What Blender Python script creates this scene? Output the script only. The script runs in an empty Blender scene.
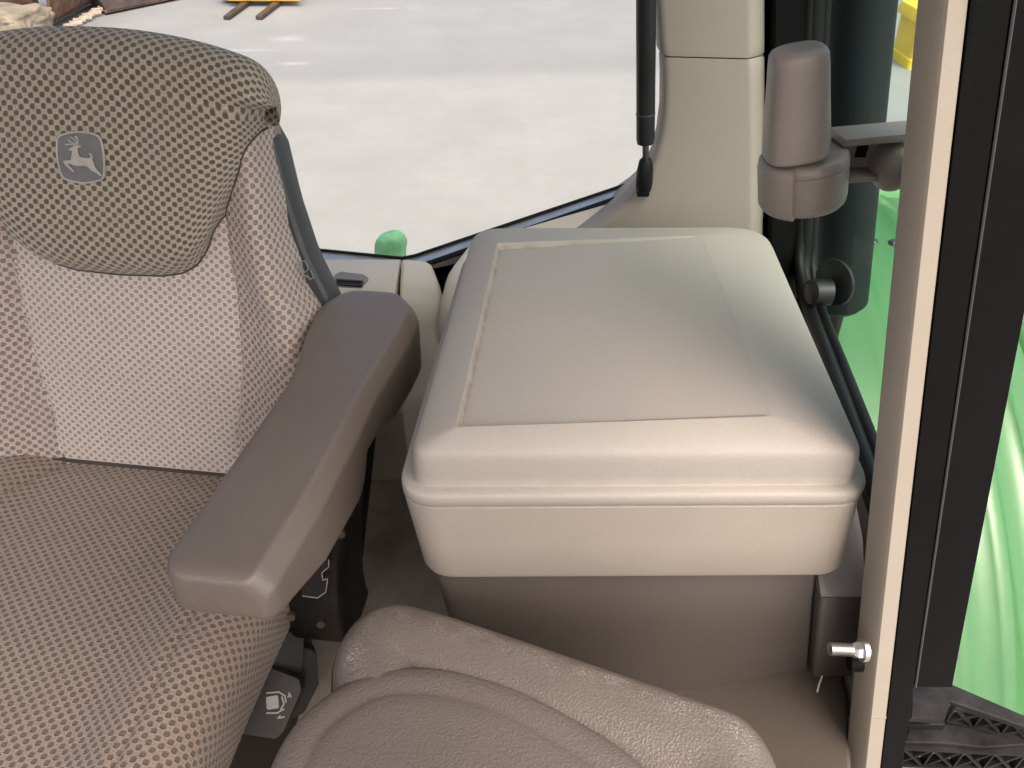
import bpy, bmesh, math, random
from math import sin, cos, pi, sqrt, radians, exp, hypot
from mathutils import Vector, Matrix
from mathutils.bvhtree import BVHTree
random.seed(7)
V = Vector
scene = bpy.context.scene
COL = scene.collection
# ------------------------------------------------------------------ survey helpers
# Measurements are taken in metres from the eye point (y forward, z up); the last lines lift all to ground level.
F = 770.0
TILT = radians(38)
S_, C_ = sin(TILT), cos(TILT)
EYE = 2.65
def ray(px, py):
    u = (px - 512) / F; v = (384 - py) / F
    return V((u, C_ + v * S_, -S_ + v * C_))
def PZ(px, py, z): d = ray(px, py); return d * (z / d.z)
def PY(px, py, y): d = ray(px, py); return d * (y / d.y)
def PX(px, py, x): d = ray(px, py); return d * (x / d.x)
def PT(px, py, t): return ray(px, py) * t
def PL(px, py, p, n): d = ray(px, py); return d * (p.dot(n) / d.dot(n))
def itp(x, tab):
    if x <= tab[0][0]: return tab[0][1]
    for (a, fa), (b, fb) in zip(tab, tab[1:]):
        if x <= b: return fa + (fb - fa) * (x - a) / (b - a)
    return tab[-1][1]
def sitp(x, tab):
    if x <= tab[0][0]: return tab[0][1]
    for (a, fa), (b, fb) in zip(tab, tab[1:]):
        if x <= b:
            q = (x - a) / (b - a); q = q * q * (3 - 2 * q)
            return fa + (fb - fa) * q
    return tab[-1][1]
def sm(x): x = max(0, min(1, x)); return x * x * (3 - 2 * x)

# ------------------------------------------------------------------ materials
def newmat(name):
    m = bpy.data.materials.new(name); m.use_nodes = True
    nt = m.node_tree; nt.nodes.clear()
    out = nt.nodes.new('ShaderNodeOutputMaterial')
    b = nt.nodes.new('ShaderNodeBsdfPrincipled')
    nt.links.new(b.outputs[0], out.inputs[0])
    return m, nt, b
def N(nt, t, **k):
    n = nt.nodes.new(t)
    for a, v in k.items(): setattr(n, a, v)
    return n
def math_(nt, op, a, b=None, c=None, clamp=False):
    n = N(nt, 'ShaderNodeMath', operation=op, use_clamp=clamp)
    for i, x in enumerate((a, b, c)):
        if x is None: continue
        if isinstance(x, (int, float)): n.inputs[i].default_value = x
        else: nt.links.new(x, n.inputs[i])
    return n.outputs[0]
def mixc(nt, f, a, b):
    n = N(nt, 'ShaderNodeMix', data_type='RGBA')
    if isinstance(f, (int, float)): n.inputs[0].default_value = f
    else: nt.links.new(f, n.inputs[0])
    for i, x in ((6, a), (7, b)):
        if isinstance(x, tuple): n.inputs[i].default_value = (*x[:3], 1)
        else: nt.links.new(x, n.inputs[i])
    return n.outputs[2]
def noise(nt, co, scale, detail=3, rough=.55):
    n = N(nt, 'ShaderNodeTexNoise'); n.inputs['Scale'].default_value = scale
    n.inputs['Detail'].default_value = detail; n.inputs['Roughness'].default_value = rough
    nt.links.new(co, n.inputs['Vector']); return n.outputs['Fac']
def ramp(nt, x, lo, hi):
    n = N(nt, 'ShaderNodeMapRange'); nt.links.new(x, n.inputs[0])
    n.inputs[1].default_value = lo; n.inputs[2].default_value = hi; return n.outputs[0]
def bump(nt, b, h, strength=.3, dist=.001):
    n = N(nt, 'ShaderNodeBump'); n.inputs['Strength'].default_value = strength
    n.inputs['Distance'].default_value = dist
    nt.links.new(h, n.inputs['Height']); nt.links.new(n.outputs[0], b.inputs['Normal'])

def plastic(name, col, rough=.5, grain=900, gstr=.25, dirt=.12, dirtcol=None, spec=.5, speck=None, grime_shade=None):
    m, nt, b = newmat(name)
    tc = N(nt, 'ShaderNodeTexCoord').outputs['Object']
    big = noise(nt, tc, 9, 4, .6)
    dc = dirtcol or tuple(c * .72 for c in col)
    f = math_(nt, 'MULTIPLY', ramp(nt, big, .38, .75), dirt * 2)
    c = mixc(nt, f, col, dc)
    fine = noise(nt, tc, 60, 5, .7)
    c = mixc(nt, math_(nt, 'MULTIPLY', ramp(nt, fine, .60, .80), dirt), c, dc)
    if grime_shade:
        at = N(nt, 'ShaderNodeAttribute'); at.attribute_name = 'grime_shade'
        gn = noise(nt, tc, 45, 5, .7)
        c = mixc(nt, math_(nt, 'MULTIPLY', at.outputs['Fac'], ramp(nt, gn, .32, .62)), c, grime_shade)
    if speck:
        vm = N(nt, 'ShaderNodeVectorMath', operation='DISTANCE'); nt.links.new(tc, vm.inputs[0]); vm.inputs[1].default_value = speck
        c = mixc(nt, ramp(nt, vm.outputs['Value'], .0026, .0016), c, (.06, .05, .045))
    gr = noise(nt, tc, grain * .6, 2, .6)
    c = mixc(nt, math_(nt, 'MULTIPLY', ramp(nt, gr, .42, .72), .16), c, tuple(x * .62 for x in col))
    nt.links.new(c, b.inputs['Base Color'])
    r = math_(nt, 'MULTIPLY_ADD', ramp(nt, big, .3, .7), .12, rough - .06)
    nt.links.new(r, b.inputs['Roughness'])
    b.inputs['Specular IOR Level'].default_value = spec
    bump(nt, b, noise(nt, tc, grain * .6, 2, .5), gstr, .0009)
    return m
def leather(name, col, rough=.45):
    m, nt, b = newmat(name)
    tc = N(nt, 'ShaderNodeTexCoord').outputs['Object']
    vo = N(nt, 'ShaderNodeTexVoronoi', feature='SMOOTH_F1'); vo.inputs['Scale'].default_value = 520
    nt.links.new(tc, vo.inputs['Vector'])
    wr = noise(nt, tc, 240, 5, .65)
    h = math_(nt, 'ADD', vo.outputs['Distance'], math_(nt, 'MULTIPLY', wr, .8))
    big = noise(nt, tc, 12, 4, .6)
    c = mixc(nt, math_(nt, 'MULTIPLY', ramp(nt, big, .35, .7), .35), col, tuple(x * .75 for x in col))
    c = mixc(nt, math_(nt, 'MULTIPLY', ramp(nt, vo.outputs['Distance'], .35, .75), .25), c, tuple(x * .7 for x in col))
    at = N(nt, 'ShaderNodeAttribute'); at.attribute_name = 'wear_glint'
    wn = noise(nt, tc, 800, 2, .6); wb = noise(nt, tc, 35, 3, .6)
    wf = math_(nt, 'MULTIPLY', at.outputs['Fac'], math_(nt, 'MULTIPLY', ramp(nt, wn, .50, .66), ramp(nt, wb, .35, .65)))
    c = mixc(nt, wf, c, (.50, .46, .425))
    nt.links.new(c, b.inputs['Base Color']); b.inputs['Roughness'].default_value = rough
    bump(nt, b, h, .55, .0011)
    return m
def fabric(name, base, dark, px=.014, py=.012, fw=.0031, fh=.0029, weave=.6, rot=0.0):
    m, nt, b = newmat(name)
    uv = N(nt, 'ShaderNodeTexCoord').outputs['UV']
    mp = N(nt, 'ShaderNodeMapping'); nt.links.new(uv, mp.inputs[0]); mp.inputs['Rotation'].default_value = (0, 0, rot)
    uv = mp.outputs[0]
    jn = N(nt, 'ShaderNodeTexNoise'); jn.inputs['Scale'].default_value = 260; nt.links.new(uv, jn.inputs['Vector'])
    jv = N(nt, 'ShaderNodeVectorMath', operation='MULTIPLY_ADD'); nt.links.new(jn.outputs['Color'], jv.inputs[0])
    jv.inputs[1].default_value = (.0016, .0016, 0); nt.links.new(uv, jv.inputs[2])
    sp = N(nt, 'ShaderNodeSeparateXYZ'); nt.links.new(jv.outputs[0], sp.inputs[0])
    U = math_(nt, 'DIVIDE', sp.outputs[0], px); W = math_(nt, 'DIVIDE', sp.outputs[1], py)
    def cell(off):
        a = math_(nt, 'ABSOLUTE', math_(nt, 'SUBTRACT', math_(nt, 'FRACT', math_(nt, 'ADD', U, off + 100)), .5))
        c = math_(nt, 'ABSOLUTE', math_(nt, 'SUBTRACT', math_(nt, 'FRACT', math_(nt, 'ADD', W, off + 100)), .5))
        a = math_(nt, 'POWER', math_(nt, 'DIVIDE', a, fw / px), 3.0)
        c = math_(nt, 'POWER', math_(nt, 'DIVIDE', c, fh / py), 3.0)
        return math_(nt, 'ADD', a, c)
    d = math_(nt, 'MINIMUM', cell(0), cell(.5))
    dot = ramp(nt, d, 1.7, .45)
    # woven threads
    th = math_(nt, 'SINE', math_(nt, 'MULTIPLY', sp.outputs[1], 2 * pi / .0020))
    tv = math_(nt, 'SINE', math_(nt, 'MULTIPLY', sp.outputs[0], 2 * pi / .0023))
    thr = math_(nt, 'MULTIPLY_ADD', math_(nt, 'ADD', th, tv), .25, .5)
    fz = noise(nt, uv, 900, 3, .6)
    big = noise(nt, uv, 14, 3, .6)
    b1 = mixc(nt, math_(nt, 'MULTIPLY', thr, weave), tuple(x * .74 for x in base), tuple(min(1, x * 1.16) for x in base))
    b1 = mixc(nt, math_(nt, 'MULTIPLY', ramp(nt, fz, .35, .7), .55), b1, tuple(x * .62 for x in base))
    halo = math_(nt, 'MULTIPLY', ramp(nt, d, 1.2, 2.4), ramp(nt, d, 7.0, 3.5))
    b1 = mixc(nt, math_(nt, 'MULTIPLY', halo, .22), b1, tuple(min(1, x * 1.28) for x in base))
    mid = ramp(nt, d, 5.0, 12.0)
    b1 = mixc(nt, math_(nt, 'MULTIPLY', mid, .22), b1, tuple(x * .62 for x in base))
    dk = mixc(nt, fz, tuple(x * .7 for x in dark), tuple(x * 1.35 for x in dark))
    c = mixc(nt, math_(nt, 'MULTIPLY', dot, .92), b1, dk)
    c = mixc(nt, math_(nt, 'MULTIPLY', ramp(nt, big, .45, .8), .22), c, tuple(x * .6 for x in base))
    nt.links.new(c, b.inputs['Base Color'])
    b.inputs['Roughness'].default_value = .93; b.inputs['Specular IOR Level'].default_value = .15
    b.inputs['Sheen Weight'].default_value = .25; b.inputs['Sheen Roughness'].default_value = .5
    h = math_(nt, 'SUBTRACT', math_(nt, 'MULTIPLY_ADD', thr, .25, math_(nt, 'MULTIPLY', fz, .35)), math_(nt, 'MULTIPLY', dot, .9))
    bump(nt, b, h, .8, .0018)
    return m
def simple(name, col, rough=.5, metal=0, bscale=0, bstr=.2, coat=0, var=.2, vscale=20):
    m, nt, b = newmat(name)
    tc = N(nt, 'ShaderNodeTexCoord').outputs['Object']
    n = noise(nt, tc, vscale, 5, .6)
    c = mixc(nt, ramp(nt, n, .3, .7), tuple(x * (1 - var) for x in col), tuple(min(1, x * (1 + var)) for x in col))
    nt.links.new(c, b.inputs['Base Color'])
    b.inputs['Roughness'].default_value = rough; b.inputs['Metallic'].default_value = metal
    b.inputs['Coat Weight'].default_value = coat; b.inputs['Coat Roughness'].default_value = .06
    if bscale: bump(nt, b, noise(nt, tc, bscale, 4, .6), bstr, .001)
    return m
def glass(name, tint, refl=.08):
    m = bpy.data.materials.new(name); m.use_nodes = True; nt = m.node_tree; nt.nodes.clear()
    out = N(nt, 'ShaderNodeOutputMaterial'); tr = N(nt, 'ShaderNodeBsdfTransparent'); gl = N(nt, 'ShaderNodeBsdfGlossy')
    tr.inputs[0].default_value = (*tint, 1); gl.inputs['Roughness'].default_value = .02
    lw = N(nt, 'ShaderNodeFresnel'); lw.inputs[0].default_value = 1.35
    mx = N(nt, 'ShaderNodeMixShader')
    tc = N(nt, 'ShaderNodeTexCoord').outputs['Object']
    sme = ramp(nt, noise(nt, tc, 6, 5, .65), .45, .9)
    f = math_(nt, 'MULTIPLY', lw.outputs[0], refl * 2.0, clamp=True)
    nt.links.new(f, mx.inputs[0]); nt.links.new(tr.outputs[0], mx.inputs[1]); nt.links.new(gl.outputs[0], mx.inputs[2])
    df = N(nt, 'ShaderNodeBsdfDiffuse'); df.inputs[0].default_value = (.6, .58, .54, 1)
    m2 = N(nt, 'ShaderNodeMixShader'); nt.links.new(math_(nt, 'MULTIPLY_ADD', sme, .015, .003), m2.inputs[0])
    nt.links.new(mx.outputs[0], m2.inputs[1]); nt.links.new(df.outputs[0], m2.inputs[2])
    nt.links.new(m2.outputs[0], out.inputs[0]); return m

M = {}
M['lid'] = plastic('cream lid plastic', (0.3433, 0.3116, 0.2751), .56, 700, .22, .12, (.42, .36, .30), spec=.3, speck=tuple(PZ(679, 333, -.4535)), grime_shade=(.20, .15, .105))
M['tub'] = plastic('cream box plastic', (0.3283, 0.2831, 0.2360), .56, 700, .28, .12, (.42, .36, .29))
M['sill'] = plastic('cream sill plastic', (0.5973, 0.5270, 0.4400), .5, 900, .22, .10)
M['trim'] = plastic('grey cream trim plastic', (0.2845, 0.2406, 0.2055), .5, 900, .22, .10)
M['cream'] = plastic('warm cream post trim', (0.2742, 0.2365, 0.1889), .5, 900, .22, .12)
M['taupe'] = plastic('taupe plastic', (0.0937, 0.0778, 0.0676), .42, 800, .35, .14)
M['greytaupe'] = plastic('worn grey taupe plastic', (0.2411, 0.2068, 0.1798), .42, 800, .3, .16)
M['arm'] = plastic('armrest soft plastic', (0.1632, 0.1308, 0.1087), .38, 620, .35, .16)
M['floor'] = plastic('cab floor covering', (0.0918, 0.0762, 0.0612), .75, 500, .5, .3, (.075, .06, .05), spec=.2)
M['floor_in'] = plastic('worn floor mat', (0.4896, 0.4176, 0.3384), .8, 500, .5, .35, (.16, .13, .105), spec=.2)
M['wall'] = plastic('cab lower lining', (0.3888, 0.3456, 0.2916), .7, 600, .4, .25, spec=.2)
M['liner'] = plastic('roof lining', (.45, .43, .39), .8, 500, .3, .1, spec=.2)
M['darkplastic'] = plastic('dark grey plastic', (0.0360, 0.0400, 0.0416), .45, 900, .3, .15)
M['pipe'] = plastic('dark pipe coating', (.007, .011, .012), .55, 500, .3, .3, spec=.2)
M['levers'] = plastic('dark taupe plastic', (0.0303, 0.0253, 0.0220), .45, 700, .3, .2)
M['black'] = plastic('satin black plastic', (.007, .007, .0085), .36, 500, .25, .25, (.02, .019, .018), spec=.35)
M['rubber'] = plastic('black rubber', (.005, .005, .0055), .5, 420, .3, .2, (.02, .02, .02), spec=.2)
M['seal'] = plastic('black door frame', (.0018, .0015, .0018), .6, 420, .3, .4, (.0055, .0045, .0045), spec=.07)
M['stepplastic'] = plastic('dusty black plastic', (.006, .006, .007), .55, 420, .5, .35, (.06, .055, .05), spec=.2)
M['frame'] = simple('weathered grey aluminium', (.46, .445, .42), .3, .8, 400, .1, var=.2, vscale=30)
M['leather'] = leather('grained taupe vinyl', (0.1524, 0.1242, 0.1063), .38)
M['cloth'] = fabric('beige dotted seat cloth', (.70, .60, .525), (.31, .245, .21), px=.0128, py=.0110, fw=.0026, fh=.0024)
M['cloth_seat'] = fabric('brown dotted cushion cloth', (0.4025, 0.3085, 0.2346), (.14, .10, .087), px=.0128, py=.0112, fw=.0028, fh=.0025)
M['cloth_bol'] = fabric('beige dotted bolster cloth', (0.5888, 0.4763, 0.4108), (.21, .155, .13), px=.0135, py=.0118, fw=.0030, fh=.0028)
M['cloth_head'] = fabric('olive dotted head cloth', (0.4728, 0.3961, 0.2995), (.085, .068, .053), fw=.0031, fh=.0030, weave=.9)
M['stitch'] = simple('dark stitching', (.06, .045, .035), .9)
M['badge'] = simple('badge grey', (.16, .15, .15), .7, bscale=900)
M['badgelight'] = simple('badge silver', (.42, .39, .34), .6, bscale=900)
M['steel'] = simple('zinc steel', (.62, .61, .58), .3, 1, var=.12, vscale=80)
M['darksteel'] = simple('dark steel', (.10, .10, .11), .35, .9)
M['white'] = simple('white print', (.62, .61, .6), .7, var=.1)
M['greyprint'] = simple('grey print', (.17, .18, .18), .6, var=.1)
M['brass'] = simple('brass bolt', (.12, .085, .06), .45, .7)
M['green'] = simple('green tractor paint', (0.0894, 0.2870, 0.0894), .25, 0, 3, .03, coat=1.0, var=.07, vscale=3)
M['greencap'] = simple('faded green paint', (.12, .34, .16), .5, 0, 60, .3, var=.3, vscale=30)
M['yellow'] = simple('yellow paint', (.72, .40, .02), .45, 0, 30, .2, var=.2, vscale=5)
M['yellowbin'] = simple('yellow bin plastic', (.75, .50, .03), .4, 0, 30, .15, var=.12, vscale=4)
M['rust'] = simple('rusty steel', (.14, .075, .05), .8, .2, 25, .6, var=.6, vscale=6)
M['darkrust'] = simple('dark worn steel', (.055, .04, .036), .6, .4, 25, .5, var=.5, vscale=6)
M['worn'] = simple('worn bright edge', (.46, .38, .30), .6, .3, 25, .4, var=.3)
M['sack'] = simple('dirty cream sackcloth', (0.1680, 0.1428, 0.1050), .9, 0, 14, .8, var=.3, vscale=5)
M['glass'] = glass('clear glass', (.985, .99, .985))
M['tint'] = glass('green tinted glass', (.85, .925, .90), .012)
def concrete():
    m, nt, b = newmat('concrete yard')
    tc = N(nt, 'ShaderNodeTexCoord').outputs['Object']
    sp = N(nt, 'ShaderNodeSeparateXYZ'); nt.links.new(tc, sp.inputs[0])
    wob = noise(nt, tc, .6, 3)
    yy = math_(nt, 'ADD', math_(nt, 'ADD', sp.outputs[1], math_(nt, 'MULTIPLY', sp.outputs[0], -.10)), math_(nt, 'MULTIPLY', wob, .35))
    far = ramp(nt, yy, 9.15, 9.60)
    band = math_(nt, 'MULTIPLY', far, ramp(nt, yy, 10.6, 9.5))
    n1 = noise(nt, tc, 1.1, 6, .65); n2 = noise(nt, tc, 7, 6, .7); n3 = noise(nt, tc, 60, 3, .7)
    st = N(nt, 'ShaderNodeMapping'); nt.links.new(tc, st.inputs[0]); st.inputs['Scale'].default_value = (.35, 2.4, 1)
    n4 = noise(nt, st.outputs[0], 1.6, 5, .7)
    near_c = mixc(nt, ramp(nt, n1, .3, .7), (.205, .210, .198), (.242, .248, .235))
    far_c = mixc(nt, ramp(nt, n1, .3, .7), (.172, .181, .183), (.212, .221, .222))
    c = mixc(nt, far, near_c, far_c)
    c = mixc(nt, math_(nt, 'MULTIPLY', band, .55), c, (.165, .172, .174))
    c = mixc(nt, math_(nt, 'MULTIPLY', ramp(nt, n4, .5, .8), .35), c, (.215, .21, .195))
    c = mixc(nt, math_(nt, 'MULTIPLY', ramp(nt, n2, .42, .72), .45), c, (.205, .202, .186))
    c = mixc(nt, math_(nt, 'MULTIPLY', ramp(nt, n3, .5, .75), .25), c, (.165, .163, .152))
    # pale spilt lime marks on the far slab
    v = noise(nt, st.outputs[0], 1.05, 6, .7)
    c = mixc(nt, math_(nt, 'MULTIPLY', math_(nt, 'MULTIPLY', ramp(nt, v, .64, .74), far), .28), c, (.62, .62, .61))
    for (sx_, sy_, rx_, ry_) in ((-2.95, 10.75, .30, .20), (-2.62, 9.62, .24, .10), (-3.3, 10.2, .5, .05)):
        q = N(nt, 'ShaderNodeMapping', vector_type='TEXTURE'); nt.links.new(tc, q.inputs[0]); q.inputs['Location'].default_value = (sx_, sy_, 0); q.inputs['Scale'].default_value = (rx_, ry_, 1)
        ln = N(nt, 'ShaderNodeVectorMath', operation='LENGTH'); nt.links.new(q.outputs[0], ln.inputs[0])
        sp_ = math_(nt, 'ADD', ln.outputs['Value'], math_(nt, 'MULTIPLY', noise(nt, tc, 7, 6, .8), 2.2))
        c = mixc(nt, math_(nt, 'MULTIPLY', ramp(nt, sp_, 2.1, .9), .34), c, (.46, .47, .47))
    # hairline cracks
    vo = N(nt, 'ShaderNodeTexVoronoi', feature='DISTANCE_TO_EDGE'); vo.inputs['Scale'].default_value = .33
    ad = N(nt, 'ShaderNodeVectorMath', operation='MULTIPLY_ADD')
    nn = N(nt, 'ShaderNodeTexNoise'); nn.inputs['Scale'].default_value = 1.5; nt.links.new(tc, nn.inputs['Vector'])
    nt.links.new(nn.outputs['Color'], ad.inputs[0]); ad.inputs[1].default_value = (1.2, 1.2, 0); nt.links.new(tc, ad.inputs[2])
    nt.links.new(ad.outputs[0], vo.inputs['Vector'])
    c = mixc(nt, math_(nt, 'MULTIPLY', ramp(nt, vo.outputs['Distance'], .004, .001), .10), c, (.2, .19, .18))
    nt.links.new(c, b.inputs['Base Color']); b.inputs['Roughness'].default_value = .85
    bump(nt, b, math_(nt, 'ADD', n2, n3), .3, .01)
    return m
M['concrete'] = concrete()

# ------------------------------------------------------------------ mesh helpers
ORG = {}
def thing(name, loc, label, cat, group=None):
    o = bpy.data.objects.new(name, None); COL.objects.link(o)
    o.location = loc; o.empty_display_size = .05; o['label'] = label; o['category'] = cat
    if group: o['group'] = group
    ORG[o.name] = V(loc); return o
def obj(name, bm, mat, parent=None, sharp=38, smooth=True, recalc=True):
    if recalc: bmesh.ops.recalc_face_normals(bm, faces=bm.faces[:])
    if parent: org = ORG[parent.name]
    else:
        xs = [v.co for v in bm.verts]
        org = V(((min(p.x for p in xs) + max(p.x for p in xs)) / 2, (min(p.y for p in xs) + max(p.y for p in xs)) / 2, min(p.z for p in xs)))
    for v in bm.verts: v.co = v.co - org
    if smooth:
        for f in bm.faces: f.smooth = True
    me = bpy.data.meshes.new(name); bm.to_mesh(me); bm.free()
    for m in (mat if isinstance(mat, (list, tuple)) else [mat]): me.materials.append(m)
    if smooth and sharp < 180: me.set_sharp_from_angle(angle=radians(sharp))
    o = bpy.data.objects.new(name, me); COL.objects.link(o)
    if parent: o.parent = parent
    else: o.location = org
    ORG[o.name] = org
    return o
def tag(o, label=None, cat=None, group=None, kind=None):
    if label: o['label'] = label
    if cat: o['category'] = cat
    if group: o['group'] = group
    if kind: o['kind'] = kind
    return o
def B(): return bmesh.new()
def loft(bm, rings, cap0=True, cap1=True, closed=True, mi=0):
    vs = [[bm.verts.new(p) for p in r] for r in rings]
    n = len(rings[0])
    for a, b in zip(vs, vs[1:]):
        for i in range(n if closed else n - 1):
            j = (i + 1) % n
            try: f = bm.faces.new((a[i], a[j], b[j], b[i])); f.material_index = mi
            except ValueError: pass
    if cap0: f = bm.faces.new(vs[0][::-1]); f.material_index = mi
    if cap1: f = bm.faces.new(vs[-1]); f.material_index = mi
    return vs
def rpoly(pts, radii, seg=6):
    n = len(pts); out = []
    if isinstance(radii, (int, float)): radii = [radii] * n
    for i in range(n):
        p = V(pts[i][:2]); a = (V(pts[i - 1][:2]) - p); b = (V(pts[(i + 1) % n][:2]) - p)
        la, lb = a.length, b.length; a.normalize(); b.normalize()
        ang = a.angle(b); r = radii[i]
        if r < 1e-6: out += [p.copy() for _ in range(seg + 1)]; continue
        t = min(r / math.tan(ang / 2), la * .48, lb * .48)
        A = p + a * t; Bp = p + b * t
        for k in range(seg + 1):
            u = k / seg
            out.append(A * (1 - u) ** 2 + p * 2 * u * (1 - u) + Bp * u * u)
    return out
def inset(poly, d):
    n = len(poly); out = []
    area = sum(poly[i].x * poly[(i + 1) % n].y - poly[(i + 1) % n].x * poly[i].y for i in range(n))
    sg = 1 if area > 0 else -1
    for i in range(n):
        a = poly[i - 1]; b = poly[(i + 1) % n]; k = 1
        while (b - a).length < 1e-6 and k < n: k += 1; b = poly[(i + k) % n]
        t = (b - a).normalized(); out.append(poly[i] + V((-t.y, t.x)) * d * sg)
    return out
def resample(pts, n, closed=True, smooth=True):
    P = [V(p) for p in pts]
    if smooth:
        Q = []; m = len(P)
        rng = range(m) if closed else range(m - 1)
        for i in rng:
            if closed: p0, p1, p2, p3 = P[i - 1], P[i], P[(i + 1) % m], P[(i + 2) % m]
            else: p0, p1, p2, p3 = P[max(i - 1, 0)], P[i], P[i + 1], P[min(i + 2, m - 1)]
            for k in range(12):
                t = k / 12
                Q.append(.5 * ((2 * p1) + (p2 - p0) * t + (2 * p0 - 5 * p1 + 4 * p2 - p3) * t * t + (3 * p1 - p0 - 3 * p2 + p3) * t ** 3))
        if not closed: Q.append(P[-1])
        P = Q
    if closed: P = P + [P[0]]
    L = [0]
    for a, b in zip(P, P[1:]): L.append(L[-1] + (b - a).length)
    out = []; j = 0
    for i in range(n):
        s = L[-1] * i / (n if closed else n - 1)
        while j < len(L) - 2 and L[j + 1] < s: j += 1
        d = L[j + 1] - L[j]; q = 0 if d < 1e-9 else (s - L[j]) / d
        out.append(P[j].lerp(P[j + 1], max(0, min(1, q))))
    return out
def z3(poly, z): return [V((p.x, p.y, z)) for p in poly]
def box(bm, c, s, rot=None, bev=0, seg=2, mi=0):
    r = bmesh.ops.create_cube(bm, size=1)
    vs = r['verts']; m = Matrix.Diagonal((*s, 1))
    R = rot.to_4x4() if rot else Matrix.Identity(4)
    bmesh.ops.transform(bm, matrix=Matrix.Translation(V(c)) @ R @ m, verts=vs)
    fs = list({f for v in vs for f in v.link_faces})
    for f in fs: f.material_index = mi
    if bev:
        es = list({e for v in vs for e in v.link_edges})
        bmesh.ops.bevel(bm, geom=es, offset=bev, segments=seg, affect='EDGES', profile=.6)
def basis(d):
    d = V(d).normalized(); up = V((0, 0, 1)) if abs(d.z) < .9 else V((1, 0, 0))
    x = up.cross(d).normalized(); y = d.cross(x); return x, y, d
def tube(bm, path, r, n=12, cap=True, mi=0, up=None):
    P = [V(p) for p in path]; rings = []
    px = None
    for i, p in enumerate(P):
        d = (P[min(i + 1, len(P) - 1)] - P[max(i - 1, 0)]).normalized()
        if px is None: x, y, _ = basis(d)
        else: x = (px - d * px.dot(d)).normalized(); y = d.cross(x)
        px = x; rr = r[i] if isinstance(r, (list, tuple)) else r
        rings.append([p + (x * cos(2 * pi * k / n) + y * sin(2 * pi * k / n)) * rr for k in range(n)])
    loft(bm, rings, cap, cap, mi=mi)
def bar(bm, a, b, w, h, bev=0, upv=(0, 0, 1), mi=0):
    a, b = V(a), V(b); d = (b - a); L = d.length; d.normalize()
    x = d.cross(V(upv)).normalized(); u = x.cross(d)
    R = Matrix((x, d, u)).transposed()
    box(bm, (a + b) / 2, (w, L, h), R, bev, mi=mi)
def ribbon(bm, pts, w, mapper, th=.0006, mi=0):
    pts = [V((p[0], p[1])) for p in pts]
    for a, b in zip(pts, pts[1:]):
        d = b - a
        if d.length < 1e-7: continue
        t = d.normalized(); n = V((-t.y, t.x)); e = t * w * .35
        q = [a - e + n * w / 2, b + e + n * w / 2, b + e - n * w / 2, a - e - n * w / 2]
        plate(bm, q, mapper, th, mi)
def plate(bm, poly, mapper, th=.0006, mi=0):
    top = [bm.verts.new(mapper(p.x, p.y, th)) for p in poly]; bot = [bm.verts.new(mapper(p.x, p.y, 0)) for p in poly]
    f = bm.faces.new(top); f.material_index = mi
    f = bm.faces.new(bot[::-1]); f.material_index = mi
    n = len(poly)
    for i in range(n):
        j = (i + 1) % n
        f = bm.faces.new((top[i], bot[i], bot[j], top[j])); f.material_index = mi
def gridmesh(bm, rows, closed_u=False, uvrows=None, matf=None):
    vs = [[bm.verts.new(p) for p in r] for r in rows]
    uvl = bm.loops.layers.uv.verify()
    for i in range(len(rows) - 1):
        for j in range(len(rows[0]) - 1):
            f = bm.faces.new((vs[i][j], vs[i][j + 1], vs[i + 1][j + 1], vs[i + 1][j]))
            if matf: f.material_index = matf(i, j)
            if uvrows:
                for l, (a, b) in zip(f.loops, ((i, j), (i, j + 1), (i + 1, j + 1), (i + 1, j))): l[uvl].uv = uvrows[a][b]
    return vs
def arc_uv(rows):
    n = len(rows[0]); mid = n // 2; uv = []
    vv = 0
    for i, r in enumerate(rows):
        if i: vv += (rows[i][mid] - rows[i - 1][mid]).length
        us = [0] * n
        for j in range(mid + 1, n): us[j] = us[j - 1] + (r[j] - r[j - 1]).length
        for j in range(mid - 1, -1, -1): us[j] = us[j + 1] - (r[j] - r[j + 1]).length
        uv.append([(u, vv) for u in us])
    return uv

# ------------------------------------------------------------------ setting: yard, cab floor, roof
bm = B(); bmesh.ops.create_grid(bm, x_segments=2, y_segments=2, size=150)
for v in bm.verts: v.co.z = -EYE
g = obj('ground', bm, M['concrete'], smooth=False); tag(g, 'pale concrete yard', 'ground', kind='structure')
bm = B(); box(bm, (-.47, .42, -1.145), (1.78, 1.50, .05))
tag(obj('cab_floor', bm, M['floor_in'], smooth=False), 'dusty brown cab floor', 'floor', kind='structure')
bm = B(); box(bm, (-.50, .37, .34), (1.62, 1.76, .10), bev=.03)
tag(obj('cab_roof', bm, M['liner']), 'pale cab roof lining', 'roof', kind='structure')

# ------------------------------------------------------------------ driver seat
YAW = radians(7.4)
L_ = V((cos(YAW), -sin(YAW), 0)); FW = V((-sin(YAW), -cos(YAW), 0))
REC = radians(18)
UP_ = (-FW * sin(REC) + V((0, 0, 1)) * cos(REC)); NN = (FW * cos(REC) + V((0, 0, 1)) * sin(REC))
P0 = V((-.505, .775, -.74))
def seatp(s, h, d): return P0 + L_ * s + UP_ * h + NN * d
def SH(px, py, d=0):
    p = PL(px, py, P0 + NN * d, NN) - P0 if False else None
    dd = ray(px, py); t = (P0 + NN * d).dot(NN) / dd.dot(NN); q = dd * t - P0
    return q.dot(L_), q.dot(UP_)
seat = thing('driver_seat', (-.505, .60, -1.12), 'driver seat in dotted beige cloth with brown armrest, left of the storage box', 'seat')

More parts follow.
